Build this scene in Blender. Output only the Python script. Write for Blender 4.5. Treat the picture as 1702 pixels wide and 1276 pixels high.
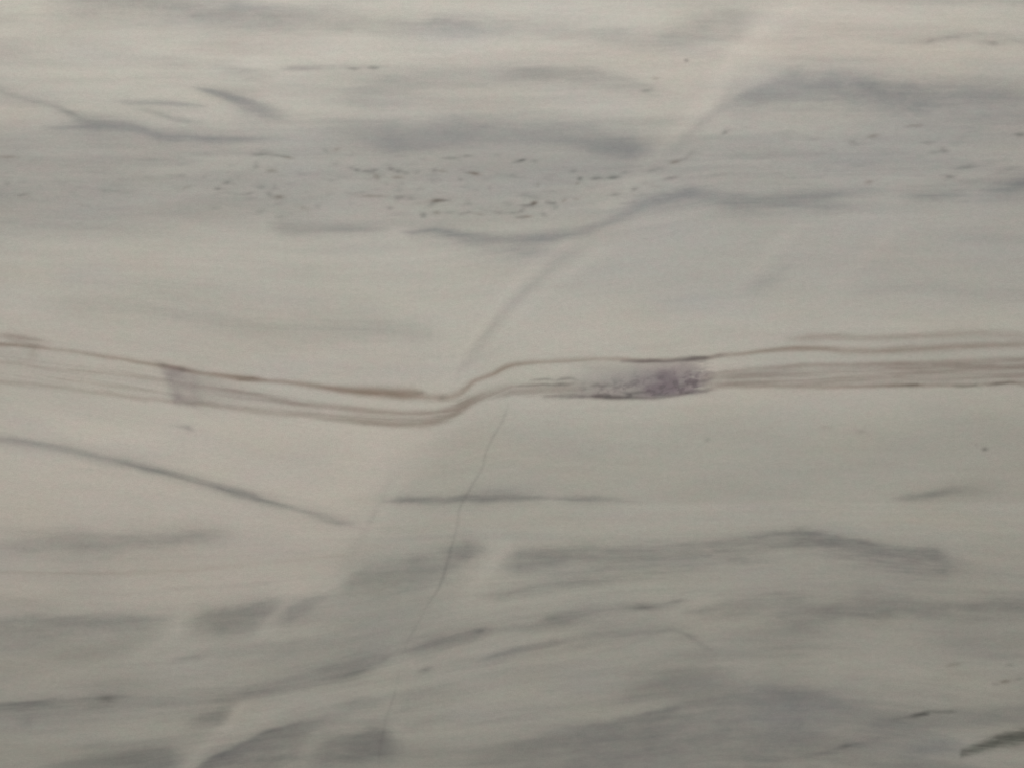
import bpy, math
import numpy as np

for o in list(bpy.data.objects):
    bpy.data.objects.remove(o, do_unlink=True)
S = bpy.context.scene
COL = S.collection

# ------------------------------------------------------------------ camera
MM = 0.0005                      # one mapping unit of the stone = half a millimetre
CX, CY = 851.0, 638.0            # middle of the photographed area, in those units
cam = bpy.data.cameras.new('camera')
cam.lens = 35.0; cam.sensor_width = 36.0; cam.clip_start = 0.01; cam.clip_end = 100.0
camo = bpy.data.objects.new('camera', cam); COL.objects.link(camo)
camo.location = (0, 0, 1702 * MM * 35.0 / 36.0)
S.camera = camo

# ------------------------------------------------------------------ light
W = bpy.data.worlds.new('World'); S.world = W; W.use_nodes = True
bg = W.node_tree.nodes['Background']
bg.inputs[0].default_value = (1.0, 0.968, 0.905, 1); bg.inputs[1].default_value = 0.24
def area(name, loc, target, size, energy, colour):
    l = bpy.data.lights.new(name, 'AREA'); l.shape = 'RECTANGLE'; l.size = size[0]; l.size_y = size[1]
    l.energy = energy; l.color = colour
    o = bpy.data.objects.new(name, l); COL.objects.link(o); o.location = loc
    d = [t - p for t, p in zip(target, loc)]
    from mathutils import Vector
    o.rotation_euler = Vector(d).to_track_quat('-Z', 'Y').to_euler()
    return o
area('added_soft_light', (-0.10, 1.05, 1.00), (0, 0.15, 0), (1.2, 0.7), 14.9, (1.0, 0.985, 0.975))  # soft area lamp added to brighten the top side, not a window
S.view_settings.view_transform = 'Standard'; S.view_settings.look = 'None'
S.view_settings.exposure = 0.0; S.view_settings.gamma = 1.0; S.view_settings.use_curve_mapping = False
S.render.engine = 'CYCLES'
S.cycles.max_bounces = 4; S.cycles.diffuse_bounces = 2

# ------------------------------------------------------------------ noise helpers
def lattice(seed, n=256):
    return np.random.RandomState(seed).rand(n, n).astype(np.float32)
def vnoise(x, y, seed):
    L = lattice(seed)
    xi = np.floor(x).astype(np.int64); yi = np.floor(y).astype(np.int64)
    fx = (x - xi).astype(np.float32); fy = (y - yi).astype(np.float32)
    fx = fx * fx * fx * (fx * (fx * 6 - 15) + 10); fy = fy * fy * fy * (fy * (fy * 6 - 15) + 10)
    x0 = xi & 255; x1 = (xi + 1) & 255; y0 = yi & 255; y1 = (yi + 1) & 255
    a = L[y0, x0] * (1 - fx) + L[y0, x1] * fx
    b = L[y1, x0] * (1 - fx) + L[y1, x1] * fx
    return a * (1 - fy) + b * fy
def fbm(x, y, seed, octs=3):
    v = 0; amp = 1; tot = 0
    for k in range(octs):
        v = v + amp * vnoise(x * 2 ** k + 17.3 * k, y * 2 ** k + 5.1 * k, seed + k); tot += amp; amp *= 0.5
    return v / tot                                       # 0..1, mean 0.5

# ------------------------------------------------------------------ the stone's grid
def axis(n, step):
    core = np.arange(-24, n + 24 + step, step)
    low, high = [], []
    g = step; p = core[0]
    while p > -300:
        g = min(g * 1.25, 10); p -= g; low.append(p)
    g = step; p = core[-1]
    while p < n + 300:
        g = min(g * 1.25, 10); p += g; high.append(p)
    return np.array(low[::-1] + list(core) + high)
STEP = 1.9
GX = axis(1702, STEP); GY = axis(1276, STEP)             # GY counts downwards, as the layers are read from the top
NX, NY = len(GX), len(GY)
X0, Y0 = np.meshgrid(GX, GY)

# bedding: guide lines of the layers, so that streaks run along the folds
KX = np.array([-300, 0, 200, 400, 570, 700, 760, 850, 1000, 1200, 1400, 1702, 2002])
GUIDES = [
    (-300, [0] * 13), (0, [0] * 13), (250, [0, 0, 0, 0, 0, 0, 0, 0, -2, -4, -6, -6, -6]),
    (400, [-8, -8, -4, 0, 4, 0, -6, -14, -22, -60, -60, -64, -64]),
    (630, [-65, -57, -32, 2, 19, 27, 24, -20, -30, -35, -48, -57, -62]),
    (760, [-60, -45, -5, 50, 75, 70, 60, 55, 60, 62, 62, 60, 60]),
    (920, [0, 10, 12, 5, -5, -8, -10, -5, -8, -14, -20, 5, 20]),
    (1080, [90, 85, 75, 62, 30, -5, -25, -45, -66, -78, -82, -70, -60]),
    (1220, [90, 75, 60, 25, 0, -5, -8, -20, -35, -60, -62, -30, -40]),
    (1600, [0] * 13)]
vals = np.array([[y + d for d in ds] for y, ds in GUIDES])   # true y of each guide at the knots
gl = np.array([y for y, _ in GUIDES], float)
V0 = np.empty_like(X0)
for i, x in enumerate(GX):
    ys = np.array([np.interp(x, KX, vals[k]) for k in range(len(gl))])
    ys = np.maximum.accumulate(ys + np.arange(len(ys)) * 1e-3)
    V0[:, i] = np.interp(GY, ys, gl)
# slow wander of everything that is traced
WX = X0 + 5.0 * (fbm(X0 / 90, Y0 / 60, 3) - .5)
WY = Y0 + 5.0 * (fbm(X0 / 110, Y0 / 70, 8) - .5) + 1.8 * (fbm(X0 / 22, Y0 / 14, 9) - .5)
BLOT = fbm(X0 / 95, V0 / 26, 50, 3); BLOT2 = fbm(X0 / 170, V0 / 30, 55, 3); BLOT3 = fbm(X0 / 55, V0 / 16, 58, 3)
STRIPE = np.clip((fbm(X0 / 170, (V0 + .35 * (WY - Y0)) / 2.6, 130, 3) - .34) * 2.6, 0, 1)
STREAK = np.clip((0.55 * fbm(X0 / 150, V0 / 9, 20) + 0.45 * fbm(X0 / 60, V0 / 3.2, 24)) * 2.6 - .8, 0, 1)
ROUGH = fbm(X0 / 26, V0 / 4.5, 30, 3) - .5
MOTTLE = np.clip(fbm(X0 / 30, V0 / 15, 40, 4) * 2.4 - .7, 0, 1)
SPECKLE = np.clip(fbm(X0 / 11, V0 / 4.0, 44, 3) * 3.0 - 1.0, 0, 1)

LAYERS = ['grey', 'blue', 'iron', 'violet', 'dark', 'pale', 'warm', 'green']
F = {k: np.zeros((NY, NX), np.float32) for k in LAYERS}
PART = np.full((NY - 1, NX - 1), -1, np.int32)
PARTS = []                                               # (name, label)
DEPTH = np.zeros((NY, NX), np.float32)

def hermite(t, ts, vs):
    ts = np.asarray(ts, float); vs = np.asarray(vs, float)
    if len(ts) == 2: return np.interp(t, ts, vs) + np.where(t < ts[0], (t - ts[0]), 0) * 0
    h = np.diff(ts); dl = np.diff(vs) / h
    m = np.empty(len(ts)); m[0] = dl[0]; m[-1] = dl[-1]
    m[1:-1] = (dl[:-1] * h[1:] + dl[1:] * h[:-1]) / (h[:-1] + h[1:])
    k = np.clip(np.searchsorted(ts, t) - 1, 0, len(h) - 1)
    s = (t - ts[k]) / h[k]; sc = np.clip(s, 0, 1)
    r = ((2 * sc ** 3 - 3 * sc ** 2 + 1) * vs[k] + (sc ** 3 - 2 * sc ** 2 + sc) * h[k] * m[k]
         + (-2 * sc ** 3 + 3 * sc ** 2) * vs[k + 1] + (sc ** 3 - sc ** 2) * h[k] * m[k + 1])
    return r + np.where(s < 0, s * h[k] * m[k], 0) + np.where(s > 1, (s - 1) * h[k] * m[k + 1], 0)
def over(layer, sl, a):
    f = F[layer]; f[sl] = 1 - (1 - f[sl]) * (1 - np.clip(a, 0, 1))
def claim(sl, a, thr, name, label):
    ys, xs = sl
    m = a[:-1, :-1] + a[1:, :-1] + a[:-1, 1:] + a[1:, 1:]
    sel = m > 4 * thr
    if sel.sum() < 3: return
    pid = len(PARTS); PARTS.append((name, label))
    PART[ys.start:ys.stop - 1, xs.start:xs.stop - 1][sel] = pid
def window(x0, x1, y0, y1):
    i0, i1 = np.searchsorted(GX, [x0, x1]); j0, j1 = np.searchsorted(GY, [y0, y1])
    return slice(max(j0 - 1, 0), min(j1 + 1, NY)), slice(max(i0 - 1, 0), min(i1 + 1, NX))
def vein(layer, pts, part=None, label=None, streak=.35, rough=.5, p=2.0, steep=False, thr=.42, wander=1.0, mott=0, groove=0, fade=10, partamp=None, stripe=0):
    """pts: (x, y, half width above, half width below, strength); layer: a name or {name: share}"""
    pts = [q if len(q) == 5 else (q[0], q[1], q[2], q[2], q[3]) for q in pts]
    P = np.array(pts, float)
    if part in ('grey_band', 'grey_lens'):                # broad, evenly filled layers
        P[:, 2:4] *= 1.08; P[:, 4] = np.minimum(P[:, 4] * 1.38, .85); p = 2.7; streak *= .5; mott *= .6
    wmax = P[:, 2:4].max() * 3 + 8
    ta = 1 if steep else 0
    lo, hi = P[0, ta], P[-1, ta]
    ends = (1276 if steep else 1702)
    tlo = -400 if lo <= 2 else lo - fade - 6; thi = ends + 400 if hi >= ends - 2 else hi + fade + 6
    ext = 400 if (lo <= 2 or hi >= ends - 2) else 0
    if steep: sl = window(P[:, 0].min() - wmax - ext * .6, P[:, 0].max() + wmax + ext * .6, tlo, thi)
    else: sl = window(tlo, thi, P[:, 1].min() - wmax - ext * .4, P[:, 1].max() + wmax + ext * .4)
    X = X0[sl] + wander * (WX[sl] - X0[sl]); Y = Y0[sl] + wander * (WY[sl] - Y0[sl])
    T, U = (Y, X) if steep else (X, Y)
    c = hermite(T, P[:, ta], P[:, 1 - ta])
    slope = (hermite(T + 2, P[:, ta], P[:, 1 - ta]) - c) / 2
    d = (U - c) / np.sqrt(1 + slope ** 2)
    wu = np.interp(T, P[:, ta], P[:, 2]); wd = np.interp(T, P[:, ta], P[:, 3])
    w = np.where(d < 0, wu, wd)
    amp = np.interp(T, P[:, ta], P[:, 4])
    if lo > 2: amp = amp * np.clip((T - lo) / fade + 1, 0, 1)
    if hi < ends - 2: amp = amp * np.clip((hi - T) / fade + 1, 0, 1)
    d = np.abs(d) / w + rough * ROUGH[sl]
    a = np.exp(-np.maximum(d, 0) ** p * .9)
    base = amp * a
    if part in ('grey_band', 'grey_lens'):                # soft halo, uneven along its length
        e = np.maximum(d + 1.1 * (BLOT[sl] - .5), 0)
        base = amp * (.62 * np.exp(-.9 * e ** p) + .36 * np.exp(-.9 * (e / 2.1) ** 2)) * (.62 + .72 * BLOT2[sl])
    elif part == 'grey_vein':
        e = np.maximum(d + .8 * (BLOT[sl] - .5), 0)
        base = amp * (.72 * np.exp(-.9 * e ** p) + .26 * np.exp(-.9 * (e / 2.4) ** 2)) * (.86 + .72 * BLOT3[sl])
    a = base * (1 - streak + streak * 1.6 * STREAK[sl])
    if stripe: a = a * (1 - stripe + 1.7 * stripe * STRIPE[sl])
    if mott: a = a * (1 - mott + mott * 1.7 * MOTTLE[sl])
    if isinstance(layer, str): layer = {layer: 1.0}
    for k, s in layer.items(): over(k, sl, a * s)
    if groove: DEPTH[sl] = np.maximum(DEPTH[sl], groove * base / max(amp.max(), 1e-3))
    if part: claim(sl, base, thr * (partamp or P[:, 4].max()), part, label)
def blob(layer, cx, cy, rx, ry, a, rot=0.0, p=2.0, part=None, label=None, streak=.3, rough=.3, thr=.4, groove=0):
    sl = window(cx - 2.6 * max(rx, ry), cx + 2.6 * max(rx, ry), cy - 2.6 * max(rx, ry), cy + 2.6 * max(rx, ry))
    X = WX[sl] - cx; Y = WY[sl] - cy
    if rx < 30: X = X0[sl] - cx; Y = Y0[sl] - cy
    c, s = math.cos(rot), math.sin(rot)
    d = np.sqrt(((X * c + Y * s) / rx) ** 2 + ((-X * s + Y * c) / ry) ** 2) + rough * ROUGH[sl]
    base = np.exp(-np.maximum(d, 0) ** p * .9)
    v = a * base * (1 - streak + streak * 1.6 * STREAK[sl])
    if isinstance(layer, str): layer = {layer: 1.0}
    for k, q in layer.items(): over(k, sl, v * q)
    if groove: DEPTH[sl] = np.maximum(DEPTH[sl], groove * base)
    if part: claim(sl, base, thr, part, label)

GB = {'grey': 1.0, 'blue': .55}; GV = {'grey': .98, 'violet': .05}; GG = {'grey': 1.0, 'green': .5}

# ------------------------------------------------------------------ broad tones of the stone
FX = np.array([-300, 40, 102, 180, 270, 340, 400, 470, 540, 616, 700, 770, 833, 890, 935, 973, 1020, 1080, 1150, 1276, 1600])
FXX = np.array([1560, 1300, 1214, 1180, 1100, 1035, 970, 890, 822, 766, 733, 681, 630, 600, 577, 557, 490, 440, 400, 310, 90])
side = 1 / (1 + np.exp(-(X0 - np.interp(Y0, FX, FXX) - 16 * (fbm(X0 / 60, Y0 / 40, 97) - .5)) / 24.0))           # 1 right of the healed fault
def tone(layer, arr):
    F[layer] = (1 - (1 - F[layer]) * (1 - np.clip(arr, 0, 1))).astype(np.float32)
def bump(v, lo, hi, s):
    return 1 / (1 + np.exp(-(v - lo) / s)) * 1 / (1 + np.exp((v - hi) / s))
big = fbm(X0 / 420, V0 / 70, 60, 3); big2 = fbm(X0 / 300, V0 / 48, 66, 3)
tone('grey', bump(Y0, 205, 362, 14) * (1 - side) * (.20 + .2 * (big - .5)))
tone('grey', bump(Y0, 185, 330, 16) * side * (.18 + .20 * (big - .5)))
tone('grey', bump(Y0, 100, 165, 12) * (1 - side) * bump(X0, 520, 1130, 60) * .12)
tone('grey', bump(Y0, 1020, 1700, 30) * (.11 + .3 * (big2 - .5)))
tone('green', bump(Y0, 675, 838, 12) * side * .42)
tone('grey', bump(Y0, 700, 838, 12) * side * .09)
tone('green', np.maximum(bump(Y0, 1020, 1700, 25), bump(Y0, 840, 1700, 20) * side) * .34)
tone('grey', bump(Y0, 345, 505, 22) * side * .09); tone('blue', bump(Y0, 345, 505, 22) * side * .40)
tone('blue', bump(Y0, 215, 350, 20) * .22)
tone('grey', bump(Y0, 215, 375, 14) * (1 - side) * (.19 + .14 * (BLOT - .5)))
tone('grey', bump(Y0, -400, 52, 12) * bump(X0, 90, 1250, 50) * .10)
tone('green', bump(Y0, 380, 580, 25) * (.18 + .5 * (big2 - .5)))
tone('warm', bump(Y0, 690, 1010, 18) * (1 - side) * .75)
tone('pale', bump(Y0, 640, 1010, 24) * (1 - side) * .62)
tone('pale', bump(Y0, 655, 790, 24) * (1 - side) * bump(X0, -400, 480, 90) * .55)
tone('pale', bump(Y0, 1050, 1160, 24) * bump(X0, -400, 420, 90) * .30)
tone('pale', bump(Y0, -400, 140, 24) * .22)
tone('pale', bump(Y0, 480, 690, 24) * (.22 + .1 * side))
tone('warm', bump(Y0, 515, 640, 18) * (1 - side) * .35 * bump(X0, -400, 420, 80))
HZ = fbm(X0 / 210, V0 / 17, 110, 4); FS = fbm(X0 / 34, WY / 3.2 + 2 * MOTTLE, 114, 3); FS2 = fbm(WX / 120, (V0 + WY - Y0) / 6, 118, 3)
uz = bump(Y0, 195, 385, 22) + .42 * bump(Y0, -400, 195, 22); lz = bump(Y0, 1000, 1700, 40)
tone('grey', np.clip((HZ - .40) * .8, 0, .34) * (uz * .75 + lz * .65 + .10))
tone('grey', np.clip((FS - .52) * .20, 0, .2) * (.35 + .65 * np.clip(uz + lz, 0, 1)) + np.clip((FS2 - .52) * .18, 0, .2) * (.4 + .6 * np.clip(uz + lz, 0, 1)))
tone('pale', np.clip((.45 - FS2) * .35, 0, .3))
tone('blue', bump(Y0, 180, 500, 50) * (.14 + .24 * side)); tone('warm', bump(Y0, 900, 1700, 60) * .12)
tone('pale', bump(Y0, 345, 540, 30) * side * .12)
tone('grey', np.clip((big - .52) * .35, 0, 1) + np.clip((STREAK - .55) * .06, 0, 1))
tone('warm', np.clip((fbm(X0 / 130, V0 / 40, 72, 3) - .47) * 1.3, 0, .6))
tone('green', np.clip((fbm(X0 / 120, V0 / 38, 76, 3) - .52) * 1.0, 0, .5))
tone('blue', np.clip((fbm(X0 / 160, V0 / 40, 79, 3) - .54) * .8, 0, .4))
for cx, cy, rx, ry, a in [(1000, 95, 130, 26, .55), (1150, 150, 90, 50, .55), (1330, 60, 150, 60, .75), (1480, 100, 120, 40, .5), (820, 95, 130, 16, .4), (40, 60, 90, 22, .25),
                          (460, 75, 80, 25, .3), (230, 445, 150, 30, .22), (1480, 440, 120, 40, .35), (1320, 650, 120, 20, .45), (740, 735, 70, 22, .5),
                          (60, 1110, 120, 32, .45), (1650, 935, 60, 12, .3), (1450, 60, 60, 20, .3)]:
    blob('warm', cx, cy, rx, ry, a, streak=.2)
blob('violet', 15, 88, 42, 18, .12); blob('warm', 10, 92, 40, 20, .3)
for cx, cy, rx, ry, a in [(760, 55, 70, 14, .5), (420, 12, 60, 8, .4), (500, 280, 40, 18, .5), (880, 300, 120, 22, .5), (1150, 500, 70, 22, .6), (1560, 230, 160, 40, .6),
                          (1300, 145, 160, 25, .5), (1650, 330, 80, 14, .5), (1450, 270, 120, 22, .5), (1300, 1190, 90, 40, .5), (1560, 1240, 90, 24, .6), (900, 430, 60, 16, .5), (500, 235, 60, 20, .5)]:
    blob('blue', cx, cy, rx, ry, a, streak=.2)
for cx, cy, rx, ry, a in [(240, 130, 200, 40, .2), (110, 940, 160, 14, .0), (330, 1040, 80, 20, .4), (640, 980, 110, 34, .5), (1000, 970, 200, 20, .4), (200, 1262, 120, 26, .5), (60, 25, 80, 20, .3)]:
    if a: blob('green', cx, cy, rx, ry, a, streak=.2)
blob('pale', 140, 58, 200, 16, .10); blob('pale', 130, 120, 190, 20, .10); blob('pale', 1560, 110, 160, 26, .18); blob('pale', 60, 520, 120, 12, .12)
blob('pale', 100, 690, 200, 20, .12); blob('pale', 30, 950, 120, 22, .14); blob('pale', 1560, 540, 170, 12, .08)

# ------------------------------------------------------------------ grey bands and veins, from the top
vein(GV, [(60, 10, 16, 16, 0), (140, 14, 22, 20, .30), (280, 16, 22, 22, .34), (400, 30, 24, 22, .42), (455, 36, 22, 18, .36), (540, 34, 22, 18, .26), (640, 48, 14, 12, .24), (740, 46, 16, 16, .34), (850, 50, 14, 14, .27), (1000, 58, 12, 12, .22), (1100, 63, 12, 12, .26), (1170, 52, 26, 24, .28), (1225, 46, 26, 24, .22), (1262, 40, 20, 20, 0)],
     'grey_band', 'soft grey band along the top of the slab', mott=.25)
vein('grey', [(130, 88, 10, 0), (200, 90, 14, .16), (290, 104, 12, .18), (340, 108, 10, .14), (400, 118, 12, .28), (440, 124, 8, .22), (475, 122, 6, 0)], mott=.2)
vein({'grey': .7, 'violet': .4}, [(462, 114, 4, 0), (485, 113, 4, .42), (520, 112, 4, .40), (560, 112, 4, .18), (600, 114, 3, .2), (640, 113, 4, .1)])
vein('grey', [(560, 165, 8, 0), (610, 150, 12, .22), (680, 140, 14, .16), (800, 132, 14, .18), (880, 122, 12, .36), (960, 126, 11, .34), (1020, 134, 10, .28), (1080, 148, 8, .26), (1130, 152, 6, 0)],
     'grey_band', 'faint grey band below the pink stone near the top', mott=.1)
blob('grey', 720, 135, 260, 34, .16); blob('grey', 640, 160, 90, 22, .14)
vein(GB, [(322, 146, 2, 3, .10), (345, 151, 4, 5, .5), (375, 160, 7, 8, .58), (405, 170, 9, 12, .60), (435, 180, 9, 12, .52), (455, 188, 9, 10, .36), (480, 196, 10, 10, .15), (510, 206, 8, 8, 0)],
     'grey_lens', 'slanting blue grey lens in the upper left', streak=.15)
vein(GB, [(186, 166, 3, .1), (210, 170, 5, .34), (250, 171, 5, .40), (300, 174, 4, .44), (335, 177, 3, .20), (350, 178, 3, 0)], 'grey_vein', 'short level grey vein in the upper left', streak=.2)
vein('grey', [(218, 180, 4, 0), (250, 187, 5, .34), (276, 194, 5, .40), (310, 203, 6, .32), (340, 210, 6, .12), (360, 213, 6, 0)], streak=.2)
vein('grey', [(0, 151, 5, 6, .28), (34, 163, 5, 5, .26), (84, 174, 5, 6, .34), (111, 184, 5, 6, .46), (135, 197, 6, 9, .5), (165, 206, 8, 8, .42), (215, 212, 8, 7, .20), (240, 214, 8, 7, 0)],
     'grey_vein', 'thin grey vein sinking from the upper left edge', streak=.2)
vein(GB, [(70, 212, 4, .1), (100, 212, 4, .40), (152, 211, 5, .5), (200, 213, 6, .42), (236, 218, 6, .58), (262, 227, 6, .80), (285, 230, 6, .72), (310, 230, 7, .56), (365, 232, 7, .60), (420, 231, 5, .48), (468, 231, 4, .2), (490, 231, 4, 0)],
     'grey_vein', 'dark grey vein dipping in the upper left', streak=.2)
blob(GB, 165, 205, 50, 12, .22)
vein(GB, [(500, 214, 14, 12, .10), (570, 217, 16, 12, .22), (613, 228, 20, 16, .32), (650, 242, 26, 11, .58), (690, 240, 28, 10, .46), (760, 232, 28, 14, .48), (830, 230, 26, 14, .40), (900, 230, 26, 12, .40), (960, 236, 26, 12, .42), (1010, 245, 22, 14, .60), (1050, 249, 18, 13, .62), (1068, 250, 14, 10, .35), (1095, 246, 14, 10, 0)],
     'grey_band', 'broad blue grey band above the dark specks', mott=.2, streak=.25)
vein('grey', [(440, 374, 5, 6, 0), (470, 378, 9, 9, .40), (520, 380, 8, 9, .40), (570, 381, 7, 8, .36), (627, 382, 6, 7, .24), (660, 384, 5, 5, 0)], 'grey_vein', 'soft grey vein left of the curved vein', streak=.25)
vein(GB, [(668, 385, 3, 3, .15), (684, 385, 4, 6, .5), (724, 383, 6, 9, .72), (768, 391, 8, 12, .56), (810, 396, 9, 16, .48), (850, 399, 10, 17, .50), (886, 398, 10, 14, .54), (925, 394, 9, 10, .62), (955, 388, 8, 8, .52), (997, 374, 7, 8, .36), (1038, 357, 9, 9, .42), (1071, 339, 10, 9, .62), (1110, 329, 12, 10, .70), (1145, 323, 13, 12, .72),
          (1180, 328, 11, 12, .62), (1220, 333, 10, 14, .72), (1267, 335, 9, 13, .64), (1320, 331, 10, 12, .60), (1370, 326, 9, 11, .58), (1410, 321, 9, 9, .34), (1450, 317, 8, 8, .18), (1480, 318, 8, 8, 0)],
     'grey_vein', 'long blue grey vein curving up across the pale fault', streak=.2, rough=.4)
vein(GB, [(1290, 340, 5, 0), (1335, 344, 5, .36), (1380, 345, 6, .44), (1410, 345, 6, .28), (1440, 347, 6, 0)])
blob(GB, 880, 420, 60, 14, .16)
vein(GB, [(1490, 328, 5, .05), (1520, 326, 7, .38), (1550, 324, 7, .50), (1590, 323, 5, .36), (1615, 322, 5, 0)], 'grey_vein', 'short blue grey vein near the right edge')
vein(GB, [(1620, 318, 5, .05), (1650, 316, 7, .42), (1680, 311, 9, .66), (1702, 306, 9, .72)], 'grey_vein', 'dark grey vein touching the right edge')
vein(GB, [(1196, 182, 6, 6, .10), (1225, 172, 10, 12, .44), (1265, 163, 18, 13, .56), (1320, 150, 28, 20, .46), (1380, 146, 28, 26, .46), (1440, 156, 24, 28, .52), (1510, 163, 20, 22, .54), (1570, 164, 18, 24, .48), (1630, 158, 22, 30, .50), (1702, 168, 18, 26, .52)],
     'grey_band', 'broad blue grey band right of the pale fault', mott=.25, streak=.25)
vein('grey', [(1360, 128, 10, 6, 0), (1410, 122, 7, 6, .18), (1450, 132, 6, 6, 0)])
vein('grey', [(1430, 68, 3, 0), (1500, 70, 5, .2), (1545, 68, 6, .34), (1590, 61, 5, .36), (1640, 60, 4, .2), (1680, 66, 4, .2), (1702, 74, 5, .2)], 'grey_vein', 'thin grey vein in the top right corner')
vein('grey', [(1610, 68, 5, 0), (1640, 72, 5, .26), (1660, 74, 4, .2), (1690, 74, 4, 0)])
vein('grey', [(1430, 0, 5, .16), (1520, 3, 6, .24), (1640, 3, 6, .20), (1702, 4, 6, .22)])
vein('grey', [(1130, 238, 6, 0), (1180, 232, 5, .2), (1240, 230, 6, .18), (1300, 224, 5, .12), (1360, 222, 5, 0)])
vein(GB, [(1420, 262, 5, 0), (1470, 255, 8, .24), (1530, 262, 12, .18), (1600, 272, 10, .2), (1660, 282, 8, .14), (1702, 288, 8, .12)])
vein(GB, [(1480, 208, 5, 0), (1520, 208, 6, .24), (1570, 212, 9, .20), (1640, 210, 8, .12), (1702, 206, 8, .1)])
vein(GV, [(1225, 490, 8, 0), (1262, 474, 14, .20), (1300, 452, 12, .14), (1330, 430, 8, 0)])
vein(GV, [(1400, 500, 10, 0), (1450, 482, 12, .16), (1540, 480, 12, .16), (1630, 486, 10, .12), (1702, 488, 10, .1)])
vein(GG, [(40, 500, 10, 12, 0), (110, 508, 14, 14, .12), (200, 516, 15, 15, .15), (290, 520, 17, 17, .17), (360, 536, 18, 16, .16), (430, 548, 18, 18, .21), (520, 550, 20, 18, .19), (620, 548, 20, 18, .18), (700, 555, 16, 16, .13), (750, 560, 10, 10, 0)],
     'grey_band', 'faint greenish grey band above the brown veins', mott=.2)
# lower left slanting vein
vein({'grey': .92, 'green': .6}, [(0, 731, 6, 8, .46), (50, 736, 6, 8, .48), (101, 745, 6, 8, .46), (168, 760, 6, 8, .50), (236, 775, 6, 7, .60), (303, 792, 6, 6, .60), (371, 811, 6, 6, .60), (421, 826, 6, 6, .64), (460, 837, 6, 6, .56), (490, 846, 5, 5, .34), (530, 858, 5, 6, .38), (565, 867, 5, 6, .40), (588, 871, 5, 5, .20), (602, 872, 5, 5, 0)],
     'grey_vein', 'straight dark grey vein slanting down on the left', streak=.15, rough=.3)
vein(GV, [(640, 832, 3, .2), (665, 831, 5, .5), (700, 830, 6, .54), (740, 830, 6, .50), (775, 827, 6, .58), (806, 826, 7, .66), (850, 826, 6, .68), (893, 827, 4, .50), (915, 828, 3, .24), (950, 828, 5, .42), (985, 828, 5, .46), (1015, 830, 4, .30), (1050, 834, 3, .14), (1090, 836, 3, 0)],
     'grey_vein', 'level violet grey vein crossed by the hairline crack', streak=.15, rough=.35)
blob(GV, 835, 816, 50, 10, .2)
vein(GV, [(1480, 830, 4, .05), (1515, 826, 6, .32), (1550, 822, 6, .38), (1585, 815, 7, .26), (1620, 812, 10, .14), (1680, 810, 10, 0)], 'grey_lens', 'short grey lens near the right edge of the slab')
vein('pale', [(930, 843, 3, 5, 0), (1050, 842, 3, 6, .12), (1300, 838, 4, 8, .14), (1702, 838, 4, 8, .12)], streak=.4)
# lower bands
vein(GG, [(0, 905, 12, 10, .16), (60, 903, 14, 12, .26), (140, 899, 16, 14, .34), (240, 900, 14, 12, .34), (320, 894, 12, 12, .30), (370, 886, 10, 10, .14), (400, 882, 8, 8, 0)], 'grey_band', 'faint greenish grey band at the lower left edge', mott=.2)
vein('iron', [(0, 950, 3, .16), (200, 951, 4, .13), (340, 944, 4, .14), (460, 934, 4, .10), (570, 922, 3, .08)], streak=.6)
vein('grey', [(80, 985, 4, 0), (200, 984, 4, .10), (320, 976, 4, .12), (450, 968, 4, .08), (540, 955, 4, 0)], streak=.6)
vein(GG, [(0, 1040, 12, 22, .36), (90, 1036, 12, 26, .36), (200, 1030, 10, 40, .34), (262, 1026, 8, 26, .32), (285, 1024, 8, 12, .14), (300, 1022, 8, 10, 0)], 'grey_band', 'grey band entering from the lower left edge', mott=.25)
vein('grey', [(30, 1098, 8, 0), (100, 1094, 10, .14), (180, 1080, 12, .18), (230, 1070, 10, 0)])
vein(GG, [(304, 1034, 6, 8, .14), (330, 1028, 12, 14, .38), (370, 1026, 14, 20, .46), (420, 1018, 14, 20, .44), (446, 1006, 10, 14, .32), (472, 996, 5, 6, .06)], 'grey_lens', 'greenish grey lens between pale streaks at lower left', mott=.2, streak=.2)
vein(GG, [(452, 1036, 5, .08), (480, 1022, 10, .30), (510, 1006, 9, .28), (545, 990, 7, .14), (570, 980, 6, 0)], 'grey_lens', 'small slanting grey lens at lower left')
vein(GV, [(270, 1104, 4, 0), (300, 1097, 5, .26), (330, 1093, 6, .28), (350, 1090, 5, 0)])
vein('grey', [(0, 1170, 4, 14, .40), (50, 1166, 4, 14, .50), (85, 1162, 4, 16, .44), (130, 1161, 4, 16, .36), (182, 1158, 5, 18, .38), (230, 1160, 5, 26, .22), (310, 1164, 5, 30, .20), (380, 1160, 5, 30, .14), (420, 1150, 5, 20, 0)], 'grey_vein', 'grey vein along the lower left edge with a dark knot')
blob('dark', 176, 1160, 14, 6, .28); blob('grey', 44, 1200, 12, 9, .3)
vein(GV, [(300, 1206, 8, .04), (335, 1198, 12, .36), (362, 1188, 14, .42), (384, 1172, 10, .24), (400, 1162, 6, 0)], 'grey_lens', 'dark grey lens in the lower left')
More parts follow.
